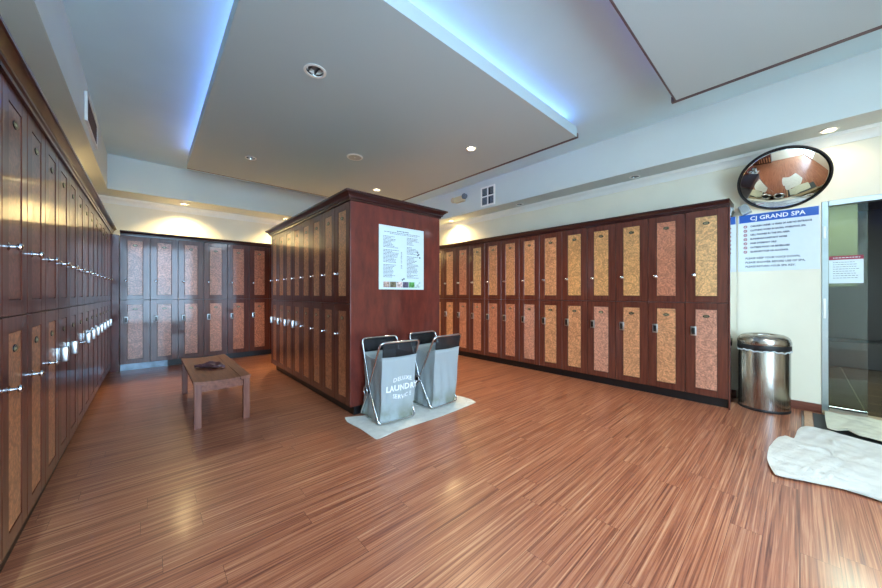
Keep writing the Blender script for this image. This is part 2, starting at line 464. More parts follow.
# glass doorway
d = empty('door_1', (XR, DY1, 0), kind='structure')
bm = bmesh.new()
box(bm, -.01, .08, -.045, 0, .0, DZ, .004); box(bm, -.01, .08, DY0 - DY1, DY0 - DY1 + .045, 0, DZ, .004)
box(bm, -.01, .08, DY0 - DY1 + .045, -.045, DZ - .05, DZ, .004)
obj('door_frame', bm, M['alu'], d)
g = obj('glass_pane', bx(.03, .04, -.285, -.05, .075, DZ - .055), M['glass'], d)
bm = bmesh.new(); box(bm, .022, .048, -.285, -.05, .03, .075, .003); obj('bottom_rail', bm, M['chrome'], d)
bm = bmesh.new(); box(bm, -.016, .02, -.028, -.012, .95, 1.15, .004); box(bm, -.016, .02, -.028, -.012, 1.75, 1.87, .004)
obj('hinge_plate', bm, M['trimw'], d)
struct('threshold', bx(4.94, XR + .1, DY0, DY1 - .005, 0, .03, bevel=.006), M['stone']).name = 'trim_7'
# transition strip and grey mat in front of the doorway
bm = bmesh.new(); box(bm, 4.32, 4.93, -.085, -.03, 0, .014, .004); struct('trim_8', bm, M['pale_wood'])
bm = bmesh.new(); box(bm, 4.32, 4.93, -.0295, -.012, 0, .014, .003); struct('trim_9', bm, M['mahog_dark'])
tag(obj('door_mat', bx(4.30, 4.93, -1.4, -.09, 0, .008, bevel=.003), M['mat']), 'flat dark grey mat on the floor before the glass doorway, mostly under towels', 'mat')
# notice on the glass
n = empty('paper_notice', (XR + .029, -.305, 1.30), -PI / 2, 'white paper notice with maroon header taped to the glass pane', 'notice')
obj('sheet', bx(-.106, .106, -.002, 0, 0, .27), M['board'], n)
obj('header', bx(-.106, .106, -.0032, -.002, .232, .27), M['red'], n)
bm = bmesh.new()
for i in range(8):
    x = -.08
    z = .205 - i * .022
    end = random.uniform(.03, .085)
    bm = bmesh.new()
    while x < end:
        w = random.uniform(.008, .022); box(bm, x, x + w, -.0028, -.002, z, z + .004); x += w + .005
    obj('printed_line', bm, M['ink'], n)
bm = bmesh.new(); x = -.08
while x < .08:
    w = random.uniform(.008, .018); box(bm, x, x + w, -.0040, -.0032, .248, .255); x += w + .006
obj('header_lettering', bm, M['board'], n)
bm = bmesh.new(); lathe(bm, [(0, 7.0), (0, 0)], 3) if False else None
box(bm, 0, .05, -.5, .5, 0, .04, .008)
o = obj('blue_strip_light', bm, M['led_blue'], None, loc=(8.2, -1.42, 2.48)); tag(o, 'glowing blue strip light in the dark room beyond the doorway', 'strip light')
bm = bmesh.new(); box(bm, 0, .5, -1.2, 1.2, 0, .42, .01)
tag(obj('tiled_bench', bm, M['slate_wall'], None, loc=(8.4, -.6, 0)), 'dark tiled bench low against the far wall beyond the glass', 'bench')

# ---------------------------------------------------------------- lockers
BURL = {'brown': (172, 110, 74), 'dark': (128, 78, 66), 'gold': (214, 158, 100), 'tan': (206, 146, 102), 'red': (194, 126, 94), 'pink': (200, 142, 116), 'pale': (220, 172, 116)}
Z0, ZD, ZT = .10, 1.10, 2.10
_cache = {}
def cached(key, fn):
    if key not in _cache: _cache[key] = fn()
    return _cache[key]

DEP = .50
def body_mesh(w):
    return mesh_of('body', bx(-w / 2 + .0006, w / 2 - .0006, .022, DEP, .0006, .9994), M['carcass'])
def door_mesh(w, tier):
    g = .003; pw = w * .26; pz0, pz1 = (.07, .93)
    x0, x1 = -w / 2 + g, w / 2 - g; z0, z1 = g, 1 - g
    bm = bmesh.new()
    # four rails and stiles as one slab with a recess for the veneer panel
    box(bm, x0, -pw, 0, .0215, z0, z1, .0025, 1); box(bm, pw, x1, 0, .0215, z0, z1, .0025, 1)
    box(bm, -pw, pw, .0004, .0215, z0, pz0, 0); box(bm, -pw, pw, .0004, .0215, pz1, z1, 0)
    return mesh_of('door', bm, M['mahog'])
def groove_mesh(w):
    pw = w * .26
    return mesh_of('door_recess', bx(-pw + .0002, pw - .0002, .008, .0214, .0702, .9298), M['groove'])
def panel_mesh(w):
    pw = w * .26 - .004
    return mesh_of('burl_panel', bx(-pw, pw, .003, .008, .074, .926, bevel=.0015, seg=1), M['burl'])
def plate_mesh():
    bm = lathe(bmesh.new(), [(0, -.0005), (.0165, -.0005), (.0175, .001), (.0175, .004), (0, .004)], 24, (0, 0, 0), 'Y')
    for v in bm.verts: v.co.x *= 1.75
    return mesh_of('number_plate', bm, M['plate'], 40)
def plate_mark():
    bm = bmesh.new()
    pts = [(.0265 * math.cos(a * PI / 16), -.0008, .0135 * math.sin(a * PI / 16)) for a in range(32)]
    tube(bm, pts, .0011, 5, True)
    for x in (-.010, 0, .010):
        box(bm, x - .0032, x + .0032, -.0016, 0, -.0065, .0065); 
    return mesh_of('plate_numerals', bm, M['plate_gold'])
def knob_mesh():
    bm = lathe(bmesh.new(), [(0, .003), (.017, .003), (.018, -.002), (.014, -.004), (.008, -.006), (.007, -.022), (.013, -.026), (.0165, -.032), (.015, -.038), (.009, -.041), (0, -.042)], 20, (0, 0, 0), 'Y')
    return mesh_of('lock_knob', bm, M['chrome'], 40)
def keypad_mesh():
    return mesh_of('keypad_lock', bx(-.026, .026, -.022, .003, -.052, .052, bevel=.006), M['satin'], 40)
def keypad_face():
    bm = bx(-.015, .015, -.0245, -.0215, -.036, .036, bevel=.002)
    return mesh_of('keypad_face', bm, M['black'])
def chrome_box():
    bm = bx(-.020, .020, -.036, .003, -.050, .050, bevel=.008)
    return mesh_of('latch_box', bm, M['satin'], 40)

def make_locker(w, tier, lock, pos, rz, tone, label, group, cat='locker'):
    r = empty('locker', pos, rz, label, cat, group)
    r['tier'] = tier
    obj('body', cached(('b', w), lambda: body_mesh(w)), None, r)
    dr = obj('door', cached(('d', w), lambda: door_mesh(w, tier)), None, r)
    obj('door_recess', cached(('g', w), lambda: groove_mesh(w)), None, dr)
    p = obj('burl_panel', cached(('p', w), lambda: panel_mesh(w)), None, dr)
    c = BURL[tone]; p.color = lin(c)
    n = obj('number_plate', cached('np', plate_mesh), None, dr, loc=(0, 0, .855))
    obj('plate_numerals', cached('nm', plate_mark), None, dr, loc=(0, 0, .855))
    lx = -w * .26 - .012
    if tier == 'upper':
        obj('lock_knob', cached('k', knob_mesh), None, dr, loc=(lx, 0, .30))
    elif lock == 'knob':
        obj('lock_knob', cached('k', knob_mesh), None, dr, loc=(lx, 0, .69))
    elif lock == 'box':
        obj('latch_box', cached('c', chrome_box), None, dr, loc=(lx, 0, .69))
    else:
        obj('keypad_lock', cached('e', keypad_mesh), None, dr, loc=(lx, 0, .69))
        obj('keypad_face', cached('f', keypad_face), None, dr, loc=(lx, 0, .69))
    return r

ORD = ['first', 'second', 'third', 'fourth', 'fifth', 'sixth', 'seventh', 'eighth', 'ninth', 'tenth', 'eleventh', 'twelfth', 'thirteenth', 'fourteenth', 'fifteenth', 'sixteenth', 'seventeenth']
def along(o, a, s):  # point s metres along direction a from o
    return (o[0] + math.cos(a) * s, o[1] + math.sin(a) * s)

# right bank, counted from the end by the steel bin (facing -X, local +x is -Y)
RW = .3625
tones_u = ['pale', 'red', 'gold', 'gold', 'gold', 'tan', 'tan', 'tan', 'tan', 'pale', 'red', 'tan', 'gold', 'gold']
tones_l = ['pink', 'tan', 'tan', 'pink', 'tan', 'tan', 'pink', 'red', 'red', 'red', 'red', 'tan', 'tan', 'tan']
for i in range(14):
    y = .478 + .012 + RW * (i + .5)
    for tier, z, tn in (('lower', Z0, tones_l[i]), ('upper', ZD, tones_u[i])):
        lk = 'round chrome knob' if tier == 'upper' else 'keypad lock'
        make_locker(RW, tier, 'key', (4.44, y, z), -PI / 2, tn,
                    f'{tier} locker with {lk} in the long right bank, {ORD[i]} from the steel bin', f'{tier} lockers of the right bank')
# island, counted from the corner by the laundry hampers
IW = .334; IX = 1.446; IY0 = 2.90; IY1 = IY0 + .02 + IW * 8 + .01
for i in range(8):
    y = IY0 + .02 + IW * (i + .5)
    for tier, z in (('lower', Z0), ('upper', ZD)):
        lock = 'knob' if i < 4 else 'box'
        lk = 'round knob' if (tier == 'upper' or i < 4) else 'chrome box latch'
        make_locker(IW, tier, lock, (IX, y, z), -PI / 2, 'brown' if tier == 'lower' else 'tan',
                    f'{tier} locker with {lk} on the island side, {ORD[i]} from the hampers', f'{tier} lockers of the island')
# back bank, counted from the left corner
BW = .35
for i in range(7):
    x = -.325 + BW * (i + .5)
    for tier, z in (('lower', Z0), ('upper', ZD)):
        lk = 'small knob' if tier == 'upper' else 'keypad lock'
        make_locker(BW, tier, 'key', (x, 7.0, z), 0, 'pink' if i < 4 else 'red',
                    f'{tier} locker with {lk} in the far back bank, {ORD[i]} from the left corner', f'{tier} lockers of the back bank')
# left bank, counted from the camera end
LW = .36; LA = PI / 2 - .0062
l0 = (-.4405 - .0062 * .0, 2.18 - 2 * LW)
lockpat = ['knob'] * 5 + ['box', 'box', 'knob'] + ['box'] * 8
for i in range(15):
    px, py = along((-.446, l0[1]), LA, LW * (i + .5))
    for tier, z in (('lower', Z0), ('upper', ZD)):
        lk = 'chrome box latch' if (tier == 'lower' and lockpat[i] == 'box') else 'projecting knob'
        make_locker(LW, tier, lockpat[i], (px, py, z), LA, ('tan' if tier == 'lower' else 'dark') if i < 5 else 'dark',
                    f'{tier} locker with {lk} in the left bank, {ORD[14 - i]} from the far back corner', f'{tier} lockers of the left bank')

# carcass casings, plinths and cornices
corn = [(0, 0), (.012, 0), (.014, .012), (.022, .018), (.022, .03), (.034, .044), (.048, .056), (.056, .058), (.056, .07), (-.30, .07), (-.30, 0)]
def cornice(name, p0, p1, out, label, c0=0, c1=0, h=1.0):
    bm = extrude_profile(bmesh.new(), [(d, z * h) for d, z in corn], (*p0, ZT), (*p1, ZT), out, cap0=(c0, 0), cap1=(c1, 0))
    return tag(obj(name, bm, M['mahog_dark'], smooth=25), label, 'cornice')
yR1 = .49 + RW * 14
cornice('locker_cornice', (4.44, .478), (4.44, YB - .5), (-1, 0, 0), 'dark mahogany cornice running along the top of the long right bank')
cornice('locker_cornice', (-.32, 7.0), (-.325 + BW * 7, 7.0), (0, -1, 0), 'dark mahogany cornice along the top of the far back bank')
e0 = along((-.446, l0[1]), LA, 0); e1 = along((-.446, l0[1]), LA, 7.0 - l0[1])
cornice('locker_cornice', e0, e1, (math.sin(LA), -math.cos(LA), 0), 'dark mahogany cornice along the top of the left bank, catching light', h=1.25)
def plinth(name, x0, x1, y0, y1, label, mat='kick'):
    return tag(obj(name, bx(x0, x1, y0, y1, 0, Z0), M[mat]), label, 'plinth')
plinth('locker_plinth', 4.50, 4.93, .50, yR1, 'black recessed plinth under the long right bank of lockers')
plinth('locker_plinth', -.32, -.325 + BW * 7, 7.05, 7.48, 'black recessed plinth under the far back bank of lockers')
tag(obj('foot_strip', bx(-.32, .24, 7.035, 7.049, 0, .098), M['metal_strip']), 'mottled metal strip at the foot of the back bank near the left corner', 'kick plate')  # mottled metal strip in front of the plinth's left end
plinth('locker_plinth', -.93, -.47, l0[1], 6.86, 'black recessed plinth under the left bank of lockers')
# corner filler at left/back
bm = bmesh.new(); box(bm, -.43, -.328, 7.0, 7.02, 0, ZT, .002)
tag(obj('corner_filler', bm, M['mahog_end']), 'dark corner strip between the left bank and the back bank of lockers', 'panel')
bm = bmesh.new(); box(bm, -.94, -.447, 6.87, 6.98, 0, ZT, .002)
tag(obj('end_filler', bm, M['mahog_end']), 'dark filler panel closing the far end of the left locker bank', 'panel')
# right bank end: mahogany stile then mirror panel
bm = bmesh.new(); box(bm, 4.44, 4.458, .476, .4895, 0, ZT, .002)
r = obj('bank_end_stile', bm, M['mahog']); tag(r, 'narrow mahogany edge stile at the bin end of the right bank', 'stile')
tag(obj('mirror_panel', bx(4.46, XR - .02, .478, .4885, 0, ZT - .002), M['mirror']), 'mirror panel on the end of the right locker bank beside the sign', 'mirror')

# island casing
isl = empty('locker_island_case', (IX, IY0, 0), 0, 'large mahogany island case with end panel and cornice in mid room', 'cabinet')
IX1 = 2.60
W_ = IX1 - IX; L_ = IY1 - IY0
obj('end_panel', bx(-.0, W_, 0, .018, Z0, ZT, bevel=.003), M['mahog_end'], isl)
obj('end_panel', bx(.0, W_, L_ - .009, L_, Z0, ZT), M['mahog_end'], isl)
obj('core', bx(.505, W_ - .02, .0185, L_ - .0095, Z0, ZT - .002), M['carcass'], isl)
obj('side_panel', bx(W_ - .0195, W_, .0185, L_ - .0095, Z0, ZT, bevel=.001), M['mahog_end'], isl)
obj('plinth', bx(.06, W_ - .06, .05, L_ - .05, 0, Z0 - .0005), M['kick'], isl)
bm = bmesh.new()
c2 = [(0, 0), (.012, 0), (.014, .014), (.03, .022), (.03, .034), (.042, .05), (.062, .064), (.072, .066), (.072, .085)]
loops = []
for dd, z in c2:
    loops.append([bm.verts.new(v) for v in ((-dd, -dd, z), (W_ + dd, -dd, z), (W_ + dd, L_ + dd, z), (-dd, L_ + dd, z))])
for a, bb in zip(loops, loops[1:]):
    for i in range(4): bm.faces.new((a[i], a[(i + 1) % 4], bb[(i + 1) % 4], bb[i]))
bm.faces.new(loops[-1]); bm.faces.new(loops[0])
obj('cornice', bm, M['mahog_dark'], isl, loc=(0, 0, ZT + .0005))

# price/menu board on the island end
mb = empty('menu_board', (1.756, IY0 - .001, 1.243), 0, 'pale printed menu board hung on the end panel of the island', 'board')
MW, MH = .587, .67
obj('board', bx(0, MW, -.012, -.001, 0, MH, bevel=.002), M['board'], mb)
bm = bmesh.new()
def bars(x0, x1, z, h, jitter=.3, y=-.0128):
    x = x0; bm = bmesh.new()
    while x < x1 - .01:
        w = random.uniform(.008, .028); w = min(w, x1 - x)
        box(bm, x, x + w, y, -.0118, z, z + h); x += w + .006
    obj('printed_line', bm, M['ink'], mb)
bars(.22, .38, MH - .05, .008); bars(.06, .54, MH - .068, .005); bars(.13, .5, MH - .082, .004)
for i in range(31):
    z = MH - .115 - i * .0142
    if i in (9, 20): continue
    bars(.05, random.uniform(.15, .26), z, .0048)
    if i > 10 and i < 24: bars(.27, .285, z, .0048)
for i in range(31):
    z = MH - .108 - i * .0145
    if i in (6, 13): continue
    bars(.35, random.uniform(.42, .53), z, .0048)
bm.free(); bm = bmesh.new()
for cx_, cz in ((.50, .415), (.515, .395), (.50, .385), (.53, .36), (.31, .115), (.29, .105)):
    lathe(bm, [(0, -.0132), (.0095, -.0132), (.0095, -.0118), (0, -.0118)], 10, (cx_, 0, cz), 'Y')
obj('stone_picture', bm, M['darkink'], mb)
cols = [(206, 176, 160), (120, 110, 84), (226, 200, 190), (92, 84, 104), (98, 170, 84), (206, 222, 214)]
for k, c in enumerate(cols):
    x = .05 + k * .082
    tt = plain('photo_tile_%d' % k, c, .4, noise=.35, scale=45)
    obj('picture_tile', bx(x, x + .076, -.0132, -.0118, .022, .082), tt, mb)

# ---------------------------------------------------------------- ceiling clouds
PX0, PX1, PZ0, PZ1 = .426, 3.75, 3.05, 3.165
def cloud(name, y0, y1, holes, label, strips):
    t = empty(name, ((PX0 + PX1) / 2, (y0 + y1) / 2, PZ0), 0, label, 'ceiling panel')
    cx_, cy_ = (PX0 + PX1) / 2, (y0 + y1) / 2
    o = obj('panel', bx(PX0, PX1, y0, y1, PZ0, PZ1), M['cloud'], None)
    if holes: punch(o, [(x, y, PZ0, .075) for x, y in holes], .09)
    for v in o.data.vertices: v.co -= Vector((cx_, cy_, PZ0))
    o.parent = t
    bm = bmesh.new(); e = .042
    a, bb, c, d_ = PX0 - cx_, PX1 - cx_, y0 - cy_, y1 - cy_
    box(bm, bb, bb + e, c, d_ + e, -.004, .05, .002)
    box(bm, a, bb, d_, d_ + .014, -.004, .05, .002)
    obj('edge_strip', bm, M['panel_edge'], t)  # dark brown strip along the right and far panel edges
    bm = bmesh.new()
    for (x, y) in ((a + .5, c + .5), (bb - .5, c + .5), (a + .5, d_ - .5), (bb - .5, d_ - .5)):
        box(bm, x - .02, x + .02, y - .02, y + .02, PZ1 - PZ0, ZC - PZ0)
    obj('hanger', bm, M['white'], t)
    bm = bmesh.new()
    for s in strips:
        if s == 'L': box(bm, a + .12, a + .15, c + .1, d_ - .1, PZ1 - PZ0, PZ1 - PZ0 + .012)
        if s == 'N': box(bm, a + .1, bb - .1, c + .12, c + .15, PZ1 - PZ0, PZ1 - PZ0 + .012)
        if s == 'F': box(bm, a + .1, bb - .1, d_ - .15, d_ - .12, PZ1 - PZ0, PZ1 - PZ0 + .012)
        if s == 'R': box(bm, bb - .15, bb - .12, c + .1, d_ - .1, PZ1 - PZ0, PZ1 - PZ0 + .012)
    obj('cove_light_strip', bm, M['led'], t)
    bm = bmesh.new(); h0 = PZ1 - PZ0
    box(bm, a + .12, a + .15, c + .1, d_ - .1, h0 + .03, h0 + .045); box(bm, bb - .15, bb - .12, c + .1, d_ - .1, h0 + .03, h0 + .045)
    box(bm, a + .1, bb - .1, c + .17, c + .20, h0 + .03, h0 + .045)
    for (x, y) in ((a + .135, 0), (bb - .135, 0), (0, c + .185)): box(bm, x - .01, x + .01, y - .01, y + .01, h0, h0 + .03)
    obj('added_cool_tube', bm, M['led_fill'], t)  # second hidden tubes added to spread cool light over the ceiling
    return t
P1 = [(1.03, 2.70), (1.04, 5.02), (3.06, 2.81), (3.03, 5.06)]
P2 = [(1.03, -.25), (3.05, -.25), (1.03, -1.8), (3.05, -1.8)]
cloud('ceiling_cloud', 1.76, 6.05, P1, 'large grey dropped ceiling panel above the locker island', 'LNR')
cloud('ceiling_cloud', -2.5, .79, P2, 'grey dropped ceiling panel at the top right, nearest the doorway', 'LF')

def downlight(x, y, z, r, on, label, tilt=False, power=0, flood=None, col=WARM):
    t = empty('downlight', (x, y, z), 0, label, 'downlight')
    bm = open_lathe(bmesh.new(), [(r * 1.0 - .001, .001), (r * 1.28, -.001), (r * 1.28, -.005), (r * .98, -.006), (r * .96, .001), (r * .7, .05), (r * .45, .075)], 32)
    obj('reflector_ring', bm, M['trimw'] if not tilt else M['trimw'], t, smooth=40)
    bm = open_lathe(bmesh.new(), [(r * .955, .0), (r * .8, .035), (r * .5, .07), (.001, .078)], 32)
    obj('reflector', bm, M['reflector'], t, smooth=50)
    bm = lathe(bmesh.new(), [(0, .02), (r * .42, .022), (r * .45, .03), (r * .3, .06), (0, .062)], 20)
    obj('bulb', bm, M['bulb_warm'] if on else M['lamp_glass'], t, smooth=50)
    if tilt:
        bm = bmesh.new(); box(bm, -r * .6, -r * .5, -r * .7, r * .7, .004, .05); box(bm, r * .2, r * .3, -r * .8, r * .8, .004, .05)
        obj('baffle', bm, M['black'], t)
    if power:
        ld = bpy.data.lights.new('lamp', 'SPOT'); ld.energy = power; ld.color = col
        ld.spot_size = math.radians(flood or 125); ld.spot_blend = .8; ld.shadow_soft_size = .09
        lo = bpy.data.objects.new('lamp', ld); COL.objects.link(lo); lo.parent = t; lo.location = (0, 0, -.012)
    return t
S = 1.0
downlight(*P1[0], PZ0, .07, False, 'large unlit recessed downlight in the big panel, nearest of its four', True)
downlight(*P1[1], PZ0, .055, False, 'small unlit downlight with dark baffles toward the far left of the big panel', True)
downlight(*P1[2], PZ0, .055, True, 'bright downlight at the right side of the big ceiling panel', power=95 * S)
downlight(*P1[3], PZ0, .055, True, 'bright downlight just above the locker island', power=95 * S)
for i, (x, y) in enumerate(P2):
    downlight(x, y, PZ0, .055, True, 'bright downlight in the near ceiling panel, out of view above the viewer', power=14 * S).__setitem__('group', 'downlights of the near panel')
nm = ['bright downlight in the right soffit above the glass doorway', 'unlit downlight in the right soffit, second from the doorway', 'unlit downlight in the right soffit, third from the doorway', 'lit downlight at the far end of the right soffit']
for (x, y), l, on in zip(soffit_spots_right, nm, (1, 0, 0, 1)):
    downlight(x, y, ZS, .052, bool(on), l, not on, power=((6 if y < 0 else 80) if on else 0), flood=160, col=(WARM if y < 0 else YEL))
for (x, y), l in zip(soffit_spots_back, ('lit downlight in the back soffit left of the island', 'lit downlight in the back soffit close to the island corner', 'lit downlight in the back soffit hidden behind the island')):
    downlight(x, y, ZS, .052, True, l, flood=140, power=100 * S, col=YEL)
for (x, y), l in zip(soffit_spots_left, ('lit downlight in the left soffit towards the back corner', 'unlit downlight halfway along the left soffit')):
    downlight(x, y, ZS, .052, y > 5, l, flood=140, power=(80 if y > 5 else 0) * S, col=YEL)

# speaker in the big panel
t = empty('ceiling_speaker', (2.08, 4.04, PZ0), 0, 'round pale ceiling speaker in the middle of the big panel', 'speaker')
obj('grille', lathe(bmesh.new(), [(0, -.008), (.085, -.007), (.085, 0), (0, 0)], 36), M['speaker'], t, smooth=40)
bm = open_lathe(bmesh.new(), [(.085, 0), (.086, -.010), (.104, -.008), (.108, 0)], 36); obj('rim', bm, M['trimw'], t, smooth=40)
obj('centre_badge', lathe(bmesh.new(), [(0, -.012), (.010, -.012), (.012, -.007), (0, -.007)], 16), M['trimw'], t)

# unseen ceiling fixtures added behind the camera for cool fill
def fill_troffer(x, y, w, l, label, power, z=PZ0):
    t = empty('added_ceiling_light', (x, y, z), 0, label, 'ceiling light', 'added cool fill lights at the near end')
    bm = bmesh.new(); box(bm, -w / 2, w / 2, -l / 2, l / 2, -.03, 0, .004); obj('housing', bm, M['trimw'], t)
    obj('diffuser', bx(-w / 2 + .03, w / 2 - .03, -l / 2 + .03, l / 2 - .03, -.036, -.0302), M['bulb_cool'], t)
    ld = bpy.data.lights.new('lamp', 'AREA'); ld.shape = 'RECTANGLE'; ld.size = w - .06; ld.size_y = l - .06; ld.energy = power; ld.color = COOL
    lo = bpy.data.objects.new('lamp', ld); COL.objects.link(lo); lo.parent = t; lo.location = (0, 0, -.04)
fill_troffer(2.05, -.6, .6, 1.2, 'added cool ceiling light in the near panel, unseen behind the viewer', 14 * S)
fill_troffer(2.05, -1.95, .6, 1.0, 'added cool ceiling light by the rear wall, unseen behind the viewer', 14 * S)

# daylight window, unseen, added on the rear wall to give cool light
wn = empty('added_window', (0, YN, 0), kind='structure')
WX0, WX1, WZ0, WZ1 = -.9, 1.3, .12, 2.95
obj('pane', bx(WX0, WX1, .002, .012, WZ0, WZ1), M['fill_glow'], wn)
bm = bmesh.new()
box(bm, WX0 - .06, WX0, 0, .05, WZ0 - .06, WZ1 + .06); box(bm, WX1, WX1 + .06, 0, .05, WZ0 - .06, WZ1 + .06)
box(bm, WX0, WX1, 0, .05, WZ1, WZ1 + .06); box(bm, WX0, WX1, 0, .05, WZ0 - .06, WZ0)
for k in (1, 2): x = WX0 + (WX1 - WX0) * k / 3; box(bm, x - .025, x + .025, .012, .05, WZ0, WZ1)
obj('window_frame', bm, M['trimw'], wn)

# light in the room beyond
ld = bpy.data.lights.new('lamp', 'AREA'); ld.size = .5; ld.energy = 26; ld.color = (.8, .95, .8)
lo = bpy.data.objects.new('ceiling_lamp', ld); COL.objects.link(lo); lo.location = (6.6, -.4, 2.58)
tag(lo, 'dim ceiling lamp in the dark room beyond the doorway', 'lamp')

# ---------------------------------------------------------------- emergency light, vents
t = empty('emergency_light', (SX1 + .001, 4.49, 3.06), -PI / 2, 'beige twin head emergency light on the right soffit face', 'emergency light')
obj('housing', bx(-.12, .12, -.06, 0, -.06, .06, bevel=.01), M['beige'], t)
for sx in (-.15, .15):
    bm = lathe(bmesh.new(), [(0, -.10), (.045, -.10), (.055, -.085), (.05, -.04), (.02, -.02), (0, -.02)], 20, (0, 0, 0), 'Y')
    h = obj('lamp_head', bm, M['beige'] if sx < 0 else M['lamp_glass'], t, smooth=40, loc=(sx, 0, .02 if sx > 0 else .0))
t = empty('air_vent', (SX1, 3.81, 2.98), -PI / 2, 'white framed square air vent on the right soffit face', 'vent')
bm = bmesh.new(); s = .165; h = .18
box(bm, -s, s, -.012, 0, h - .03, h, .002); box(bm, -s, s, -.012, 0, -h, -h + .03, .002)
box(bm, -s, -s + .03, -.012, 0, -h + .03, h - .03); box(bm, s - .03, s, -.012, 0, -h + .03, h - .03)
box(bm, -.012, .012, -.012, -.001, -h + .03, h - .03); box(bm, -s + .03, -.012, -.012, -.001, -.012, .012); box(bm, .012, s - .03, -.012, -.001, -.012, .012)
obj('frame', bm, M['trimw'], t)
bm = bmesh.new(); box(bm, -s + .03, s - .03, -.003, -.0002, -h + .03, h - .03); obj('backing', bm, M['black'], t)
bm = bmesh.new()
for q in range(12):
    z = -h + .04 + q * .025
    if abs(z) > .02: box(bm, -s + .032, -.014, -.009, -.003, z, z + .016); box(bm, .05, s - .034, -.009, -.003, z, z + .016)
obj('slats', bm, M['vent_blade'], t)
t = empty('air_vent', (SX0, 5.0, 3.0), PI / 2, 'tall brown grille vent with white edge on the left soffit face', 'vent')
bm = bmesh.new(); box(bm, -.42, -.39, -.02, 0, -.14, .14, .002); box(bm, .39, .42, -.02, 0, -.14, .14, .002); box(bm, -.39, .39, -.02, 0, .12, .14); box(bm, -.39, .39, -.02, 0, -.14, -.12)
obj('frame', bm, M['trimw'], t)
bm = bmesh.new(); box(bm, -.39, .39, -.01, 0, -.12, .12)
for q in range(9): box(bm, -.39, .39, -.016, -.01, -.115 + q * .026, -.105 + q * .026)
obj('grille', bm, M['ventdark'], t)

# ---------------------------------------------------------------- sign on the right wall
sg = empty('rules_sign', (XR, .165, 1.45), -PI / 2, 'white spa rules sign with blue header under the convex mirror', 'sign')
SW, SH = .61, .64
obj('sign_board', bx(-SW / 2, SW / 2, -.006, 0, 0, SH, bevel=.001, seg=1), M['sign'], sg)
obj('blue_header', bx(-SW / 2 + .008, SW / 2 - .008, -.0072, -.006, SH - .092, SH - .004), M['blue'], sg)
bm = text_bm('CJ GRAND SPA', .062, 1.0, .0008, .0006, 'CENTER'); o = obj('header_lettering', bm, M['print_white'], sg, loc=(-.0, -.0078, SH - .07))
lines = ['CHILDREN UNDER 13 YEARS OF AGE NO ENTRANCE', 'CLOTHING WORN IN SAUNA, WHIRLPOOL SPA', 'CELL PHONES IN THE SPA AREA', 'RUNNING/CONSTANT NOISE', 'HAIR DYE/BODY OILS', 'OUTSIDE FOOD OR BEVERAGES', 'GLASS BOTTLES OR ALCOHOL']
for i, s in enumerate(lines):
    bm = bmesh.new(); ring = bmesh.new()
    z = SH - .145 - i * .0475
    join_bm(bm, text_bm(s, .0245, .78 if i < 2 else .86, .0012, .0004), Matrix.Translation((-.205, -.0064, z)))
    pts = [(-.245 + .0125 * math.cos(a * PI / 10), -.0066, z + .008 + .0125 * math.sin(a * PI / 10)) for a in range(20)]
    tube(ring, pts, .0032, 6, True)
    tube(ring, [(-.254, -.0066, z + .016), (-.236, -.0066, z)], .0022, 6)
    obj('rule_lettering', bm, M['navy'], sg)
    obj('prohibition_ring', ring, M['red'], sg)
for i, s in enumerate(['PLEASE KEEP YOUR VOICE DOWN,', 'PLEASE SHOWER BEFORE USE OF SPA,', 'PLEASE RETURN YOUR SPA KEY.']):
    obj('request_lettering', text_bm(s, .029, .92, .0008, .0004), M['darkink'], sg, loc=(-.245, -.0064, .135 - i * .046))

# ---------------------------------------------------------------- convex mirror
mr_ = empty('convex_mirror', (4.80, .12, 2.365), 0, 'round convex security mirror on the wall above the rules sign', 'mirror')
mr_.rotation_euler = (0, math.radians(-38), 0)    # faces -X, tipped down
R = .326; dep = .075
Rs = (R * R + dep * dep) / (2 * dep)
prof = []
for k in range(15):
    a = math.asin(R / Rs) * (1 - k / 14)
    prof.append((Rs * math.sin(a) if k < 14 else 0.0, -(Rs * math.cos(a) - (Rs - dep))))
bm = lathe(bmesh.new(), prof, 72, (0, 0, 0), 'X')
obj('mirror_dome', bm, M['mirror'], mr_, smooth=179)
bm = bmesh.new(); pts = [(.0, (R + .004) * math.cos(a * PI / 36), (R + .004) * math.sin(a * PI / 36)) for a in range(72)]
tube(bm, pts, .009, 10, True); obj('rubber_rim', bm, M['rubber'], mr_, smooth=60)
bm = lathe(bmesh.new(), [(R, .002), (R - .02, .016), (.06, .03), (0, .03)], 48, (0, 0, 0), 'X'); obj('back_shell', bm, M['rubber'], mr_, smooth=60)
bm = bmesh.new(); tube(bm, [(.03, 0, 0), (.10, 0, 0)], .014, 12); obj('mounting_arm', bm, M['satin'], mr_)
t = empty('wall_bracket', (XR, .41, 2.14), -PI / 2, 'grey ribbed metal bracket on the wall between the cornice and the mirror', 'bracket')
bm = bmesh.new(); box(bm, -.04, .04, -.10, 0, -.05, .05, .004); o = obj('housing', bm, M['alu'], t)
o.rotation_euler = (0, math.radians(-25), 0)
bm = bmesh.new()
for q in range(5): box(bm, -.034 + q * .015, -.026 + q * .015, -.106, -.10, -.045, .045, .001)
o = obj('ribs', bm, M['satin'], t); o.rotation_euler = (0, math.radians(-25), 0)

